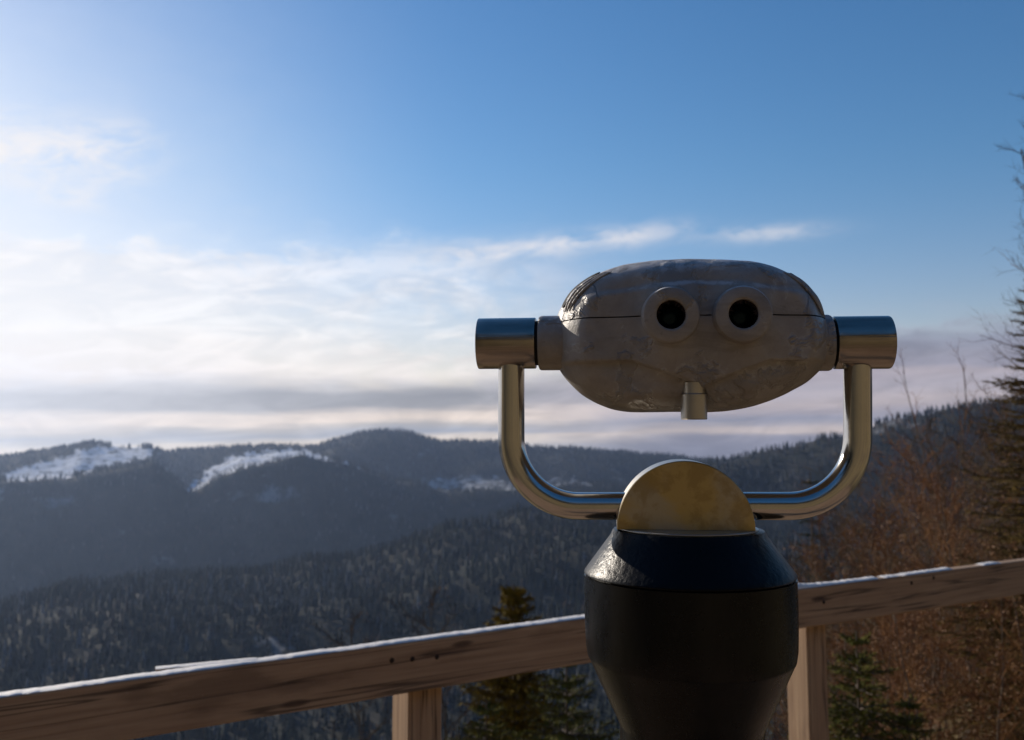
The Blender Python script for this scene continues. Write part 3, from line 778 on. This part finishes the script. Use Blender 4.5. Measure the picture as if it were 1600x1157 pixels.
# ------------------------------------------------------------------ vegetation
m_bark, S_ = material('bark'); pos = coords('Object'); nb_ = noise(mapping(pos, (20, 20, 5)), 1, 6, .6)
bc, _ = ramp(nb_, [(.3, (.055, .040, .030, 1)), (.7, (.14, .105, .08, 1))]); S_('Base Color', bc); S_('Roughness', .9); S_('Normal', bump(nb_, .6, .01))
m_twig, S_ = material('red_brown_twigs'); pos = coords('Object'); nb_ = noise(pos, 1.3, 3, .5)
tc_, _ = ramp(nb_, [(.35, (.13, .058, .028, 1)), (.5, (.20, .092, .04, 1)), (.68, (.28, .15, .06, 1))]); S_('Base Color', tc_); S_('Roughness', .9); S_('Specular IOR Level', .08)
m_twig2, S_ = material('grey_brown_twigs'); pos = coords('Object'); nb_ = noise(pos, 1.3, 3, .5)
tc_, _ = ramp(nb_, [(.35, (.075, .052, .034, 1)), (.5, (.12, .085, .052, 1)), (.68, (.18, .135, .08, 1))]); S_('Base Color', tc_); S_('Roughness', .9); S_('Specular IOR Level', .08)
m_leaf, S_ = material('withered_leaves'); pos = coords('Object'); nb_ = noise(pos, 6, 3, .5)
tc_, _ = ramp(nb_, [(.35, (.12, .05, .022, 1)), (.5, (.22, .10, .04, 1)), (.66, (.36, .19, .07, 1))]); S_('Base Color', tc_); S_('Roughness', .7)
def needle_mat(name, c0, c1, c2):
    m, S = material(name); pos = coords('Object'); nb_ = noise(pos, 4, 4, .6)
    t_, _ = ramp(nb_, [(.32, c0 + (1,)), (.5, c1 + (1,)), (.7, c2 + (1,))]); S('Base Color', t_); S('Roughness', .8); S('Specular IOR Level', .08); return m
m_needle4 = needle_mat('moss_green_needles', (.05, .06, .012), (.10, .10, .02), (.17, .15, .035))
m_needle = needle_mat('spruce_needles', (.05, .038, .012), (.09, .062, .018), (.17, .11, .03))
m_needle2 = needle_mat('dark_needles', (.016, .024, .012), (.030, .042, .018), (.05, .06, .022))
m_needle3 = needle_mat('golden_needles', (.085, .065, .010), (.14, .10, .014), (.21, .14, .022))

def rvec(g): return Vector((g.gauss(0, 1), g.gauss(0, 1), g.gauss(0, 1)))
def bare_tree(seed, H, spread, levels=(22, 9, 5), leafy=0.0, upright=.55, rad=.03, low=.12):
    g = random.Random(seed); tr, cr2, lf = MB(), MB(), MB()
    def limb(mb, p, d, L, r0, seg, wander, lift, n):
        pts = [p.copy()]; dirs = [d]
        for i in range(seg):
            d = (d + rvec(g) * wander + Vector((0, 0, lift))).normalized(); p = p + d * (L / seg); pts.append(p.copy()); dirs.append(d)
        mb.tube(pts, [r0 * (1 - .82 * i / seg) for i in range(seg + 1)], n, cap=False)
        return pts, dirs
    P_, D_ = limb(tr, Vector((0, 0, -.3)), Vector((0, 0, 1)), H + .3, rad, 12, .045, .02, 7)
    for i in range(levels[0]):
        t = low + (1 - low) * (i + g.random()) / levels[0]; k = min(11, int(t * 12)); f = t * 12 - k
        p = P_[k].lerp(P_[min(k + 1, 12)], f); a = i * 2.4 + g.uniform(-.5, .5)
        out = Vector((math.cos(a), math.sin(a), upright * g.uniform(.6, 2.0)))
        L1_ = spread * (1 - .72 * t) * g.uniform(.7, 1.25)
        pts, dr = limb(cr2, p, out.normalized(), L1_, max(.004, rad * .42 * (1 - .6 * t)), 6, .13, .06, 4)
        for j in range(levels[1]):
            s = .15 + .85 * (j + g.random()) / levels[1]; kk = min(5, int(s * 6)); q = pts[kk].lerp(pts[kk + 1], s * 6 - kk)
            d2 = (dr[kk] + rvec(g) * .55 + Vector((0, 0, .15))).normalized(); L2_ = L1_ * (.50 - .25 * s) * g.uniform(.6, 1.3)
            p2, dd = limb(cr2, q, d2, L2_, .0032, 4, .16, .06, 3)
            for l in range(levels[2]):
                s2 = .2 + .8 * (l + g.random()) / levels[2]; k3 = min(3, int(s2 * 4)); q2 = p2[k3].lerp(p2[k3 + 1], s2 * 4 - k3)
                d3 = (dd[k3] + rvec(g) * .6 + Vector((0, 0, .1))).normalized()
                p3, _ = limb(cr2, q2, d3, L2_ * g.uniform(.25, .6) + .04, .0018, 2, .2, .04, 3)
                if leafy and g.random() < leafy:
                    for z in range(2):
                        c = p3[g.randint(0, 2)] + rvec(g) * .012; u = rvec(g).normalized(); v = u.orthogonal().normalized(); sz = g.uniform(.010, .022); u *= sz; v *= sz * .55
                        nn = u.cross(v).normalized() * sz * .25
                        lf.add([c - u, c + v + nn, c + u * 1.2, c - v + nn], [(0, 1, 2), (0, 2, 3)])
    return tr.mesh('trunk'), cr2.mesh('crown'), (lf.mesh('dead_leaves') if lf.v else None)
def spruce(seed, H, W, whorls, per, twigs, nd_len=.016, step=.022, droop=.12, sparse=0.0, width=.0022):
    g = random.Random(seed); tr, br, nd_ = MB(), MB(), MB()
    tr.tube([Vector((0, 0, -.4)), Vector((0, 0, H * .5)), Vector((0, 0, H))], [.012 * H + .01, .007 * H, .004], 8, cap=False)
    def needles(a, b, ln):
        L = (b - a).length; n = max(2, int(L / step)); d = (b - a).normalized()
        for i in range(n + 1):
            c = a.lerp(b, i / n)
            for k in range(3):
                o_ = (rvec(g)); o_ = (o_ - d * o_.dot(d)).normalized(); tip = c + (o_ * .85 + d * .6) * ln * g.uniform(.7, 1.2); w_ = d.cross(o_) * width
                nd_.add([c - w_, c + w_, tip], [(0, 1, 2)])
    for i in range(whorls):
        t = (i + .3 * g.random()) / whorls; z = H * (.04 + .96 * t)
        Lb = W * (1 - t) ** .8 * g.uniform(.75, 1.15) + .05
        for j in range(per):
            if g.random() < sparse: continue
            a = 6.283 * (j + g.uniform(-.3, .3)) / per + i * 1.1; Lx = Lb * g.uniform(.65, 1.15)
            d = Vector((math.cos(a), math.sin(a), .35 * t + .05)).normalized(); pts = [Vector((0, 0, z))]
            for s in range(6): d = (d + Vector((0, 0, -droop if s < 3 else droop * .9)) + rvec(g) * .05).normalized(); pts.append(pts[-1] + d * Lx / 6)
            br.tube(pts, [.006 * (1 - .8 * q / 6) + .0008 for q in range(7)], 3, cap=False)
            for s in range(1, 6): needles(pts[s], pts[s + 1], nd_len)
            nt_ = max(3, int(twigs * Lx / W))
            for q in range(nt_):
                s = .12 + .86 * q / nt_; k = min(5, int(s * 6)); p = pts[k].lerp(pts[k + 1], s * 6 - k); dd = (pts[k + 1] - pts[k]).normalized()
                sd_ = dd.cross(Vector((0, 0, 1))).normalized() * (1 if q % 2 else -1)
                e = p + (sd_ * .8 + dd * .65 + Vector((0, 0, g.uniform(-.28, .05)))).normalized() * Lx * (.42 * (1 - s) + .10) * g.uniform(.7, 1.2)
                br.tube([p, e], [.0022, .0010], 3, cap=False); needles(p, e, nd_len)
    return tr.mesh('trunk'), br.mesh('branches'), nd_.mesh('needles')
def place(name, meshes, mats, names, x, y, label, cat, group=None, rz=0, s=1.0, z=None, tilt=(0, 0)):
    o = empty(name, (x, y, ground(x, y) if z is None else z), rz); o.scale = (s, s, s); o.rotation_euler = (tilt[0], tilt[1], rz)
    tag(o, label, cat, group)
    for me, mt, nm in zip(meshes, mats, names):
        if me is None: continue
        if not me.materials: me.materials.append(mt)
        c = bpy.data.objects.new(nm, me); COL.objects.link(c); c.parent = o
    return o
BN = ('trunk', 'crown', 'dead_leaves'); BM = (m_bark, m_twig, m_leaf)
SN_ = ('trunk', 'branches', 'needles')

# red-brown saplings on the slope to the right
kinds = [bare_tree(11, 6.0, 2.0, (34, 11, 5), .0), bare_tree(12, 5.0, 1.8, (30, 11, 5), .08), bare_tree(13, 4.0, 1.7, (28, 11, 6), .45, low=.05), bare_tree(14, 6.5, 2.2, (34, 11, 5), .06)]
HT = [6.0, 5.0, 4.0, 6.5]
def top_at(px, py, Y, k, label, group=None, rz=0.0):
    p = at_depth(px, py, Y); gz = ground(p.x, p.y); s = (p.z - gz) / HT[k]
    return place('bare_tree', kinds[k], (m_bark, m_twig2 if k in (1, 3) else m_twig, m_leaf), BN, p.x, p.y, label, 'bare tree', group, rz, s, gz)
thick = [ # px, py of top, depth, kind
 (1345, 760, 30, 1), (1385, 725, 28, 0), (1420, 700, 26, 3), (1455, 665, 24, 0), (1492, 650, 22, 3), (1530, 628, 20, 1), (1568, 612, 19, 0), (1605, 600, 18, 3), (1650, 585, 17, 0),
 (1300, 800, 25, 1), (1335, 790, 22, 2), (1368, 772, 20, 1), (1400, 750, 19, 2), (1440, 730, 18, 1), (1475, 705, 17, 2), (1515, 690, 16, 1), (1555, 675, 15, 2), (1600, 660, 14, 1),
 (1275, 840, 18, 2), (1310, 835, 16, 2), (1350, 820, 15, 1), (1390, 805, 14, 2), (1430, 790, 13, 2), (1470, 775, 12.5, 1), (1510, 760, 12, 2), (1555, 745, 11.5, 2), (1600, 730, 11, 1),
 (1720, 560, 17, 0), (1800, 540, 15, 3), (1900, 520, 18, 0), (1760, 640, 13, 1), (1850, 600, 22, 3), (2000, 560, 16, 1),
 (1255, 880, 13, 1), (1235, 870, 21, 1), (1290, 815, 28, 1), (1365, 745, 27, 3), (1400, 720, 24, 1), (1437, 690, 22, 1), (1480, 668, 21, 1), (1520, 655, 18, 1), (1560, 640, 17, 1), (1320, 815, 19, 1), (1295, 855, 15, 1), (1375, 800, 16, 1), (1450, 755, 15, 1), (1535, 720, 13.5, 1), (1590, 700, 13, 1),
 (1330, 950, 8.5, 2), (1400, 930, 8.0, 2), (1465, 925, 7.6, 2), (1530, 905, 7.4, 2), (1590, 890, 7.2, 2), (1650, 880, 7.0, 2),
]
for i, (px, py, Y, k) in enumerate(thick):
    if Y > 10: lb, gp = 'bare brown sapling in the thicket on the slope beyond the right railing', 'bare saplings on the right slope'
    else: lb, gp = 'low shrub with withered brown leaves seen below the right railing board', 'withered shrubs below the right railing'
    top_at(px, py, Y, k, lb, gp, rz=i * 1.9)
# fine pale twig tips reaching into the sky
tk = bare_tree(31, 5.0, 1.2, (18, 5, 2), 0, upright=1.6, rad=.022)
for px, py, Y, rz, lb in ((1440, 560, 14, 0, 'slim bare sapling whose twigs rise into the grey cloud left of the thicket'), (1500, 566, 13, 2, 'slim bare sapling rising above the thicket beside the spruce')):
    p = at_depth(px, py, Y); gz = ground(p.x, p.y); s = (p.z - gz) / 5.0
    place('bare_tree', tk, BM, BN, p.x, p.y, lb, 'bare tree', None, rz, s, gz)
# tall bare tree at the right edge
tl = bare_tree(41, 10.0, 2.3, (34, 9, 3), 0, upright=.35, rad=.07, low=.35)
p = at_depth(1668, 30, 8.0); gz = ground(p.x, p.y)
place('bare_tree', tl, BM, BN, p.x, p.y, 'tall bare tree at the right edge with dark arching twigs against the blue sky', 'bare tree', None, .6, (p.z - gz) / 10.0, gz)
tn = bare_tree(43, 8.0, 1.25, (36, 7, 3), 0, upright=1.0, rad=.05, low=.30)
for px, py, Y, rz, lb in ((1596, 232, 9.5, .4, 'slender bare tree with an upright stem and upswept twigs just left of the right edge'), (1622, 120, 9.0, 2.2, 'tallest bare tree cut off by the right edge, twig tips against the blue sky')):
    p = at_depth(px, py, Y); gz = ground(p.x, p.y)
    place('bare_tree', tn, (m_bark, m_bark, m_leaf), BN, p.x, p.y, lb, 'bare tree', None, rz, (p.z - gz) / 8.0, gz)
# spruces
def spruce_at(px, py, Y, meshes, H, nm, label, mats, rz=0, group=None):
    p = at_depth(px, py, Y); gz = ground(p.x, p.y); s = (p.z - gz) / H
    return place('spruce', meshes, mats, SN_, p.x, p.y, label, 'spruce', group, rz, s, gz)
big = spruce(51, 6.0, 1.5, 44, 9, 24, .026, .015, .10, width=.0045)
spruce_at(1614, 425, 8.6, big, 6.0, '', 'tall green spruce cut off by the right edge of the picture', (m_bark, m_bark, m_needle))
mid = spruce(52, 4.0, .85, 24, 6, 16, .022, .026, .10, width=.004)
spruce_at(1266, 738, 30, mid, 4.0, '', 'slender dark spruce rising beyond the right pipe of the yoke', (m_bark, m_bark, m_needle2))
sml = spruce(53, 2.2, .60, 34, 9, 16, .035, .022, .03, width=.005)
spruce_at(803, 914, 13, sml, 2.2, '', 'small golden-green spruce top behind the left railing', (m_bark, m_bark, m_needle3))
low_ = spruce(54, 2.0, .75, 22, 9, 18, .024, .012, .10, width=.0034)
for i, (px, py, Y, lb) in enumerate(((885, 1018, 6.5, 'young spruce just below the left railing beside the pedestal'), (760, 1095, 5.5, None), (1338, 985, 5.4, 'young green spruce filling the corner between the post and the right railing'),
                                      (1420, 1090, 5.2, None))):
    spruce_at(px, py, Y, low_, 2.0, '', lb or 'green spruce seedling low among the shrubs under the railing', (m_bark, m_bark, m_needle4), rz=i * 1.3, group=None if lb else 'spruce seedlings under the railing')
# bare stems behind the left railing
for px, py, Y, lb in ((745, 935, 14, 'leafless shrub left of the golden-green spruce'), (610, 975, 17, 'dim brown leafless shrub behind the middle of the left railing')):
    top_at(px, py, Y, 1, lb, None, 1.0)

# ------------------------------------------------------------------ render settings
scene.render.engine = 'CYCLES'
scene.cycles.use_denoising = True
try: scene.cycles.denoiser = 'OPENIMAGEDENOISE'
except Exception: pass
scene.cycles.max_bounces = 6; scene.cycles.diffuse_bounces = 3; scene.cycles.glossy_bounces = 4; scene.cycles.volume_bounces = 0
scene.cycles.transparent_max_bounces = 6
scene.cycles.sample_clamp_indirect = 4
scene.cycles.caustics_reflective = False; scene.cycles.caustics_refractive = False
scene.view_settings.view_transform = 'Standard'; scene.view_settings.look = 'None'
scene.view_settings.exposure = 0.0; scene.view_settings.gamma = 1.0
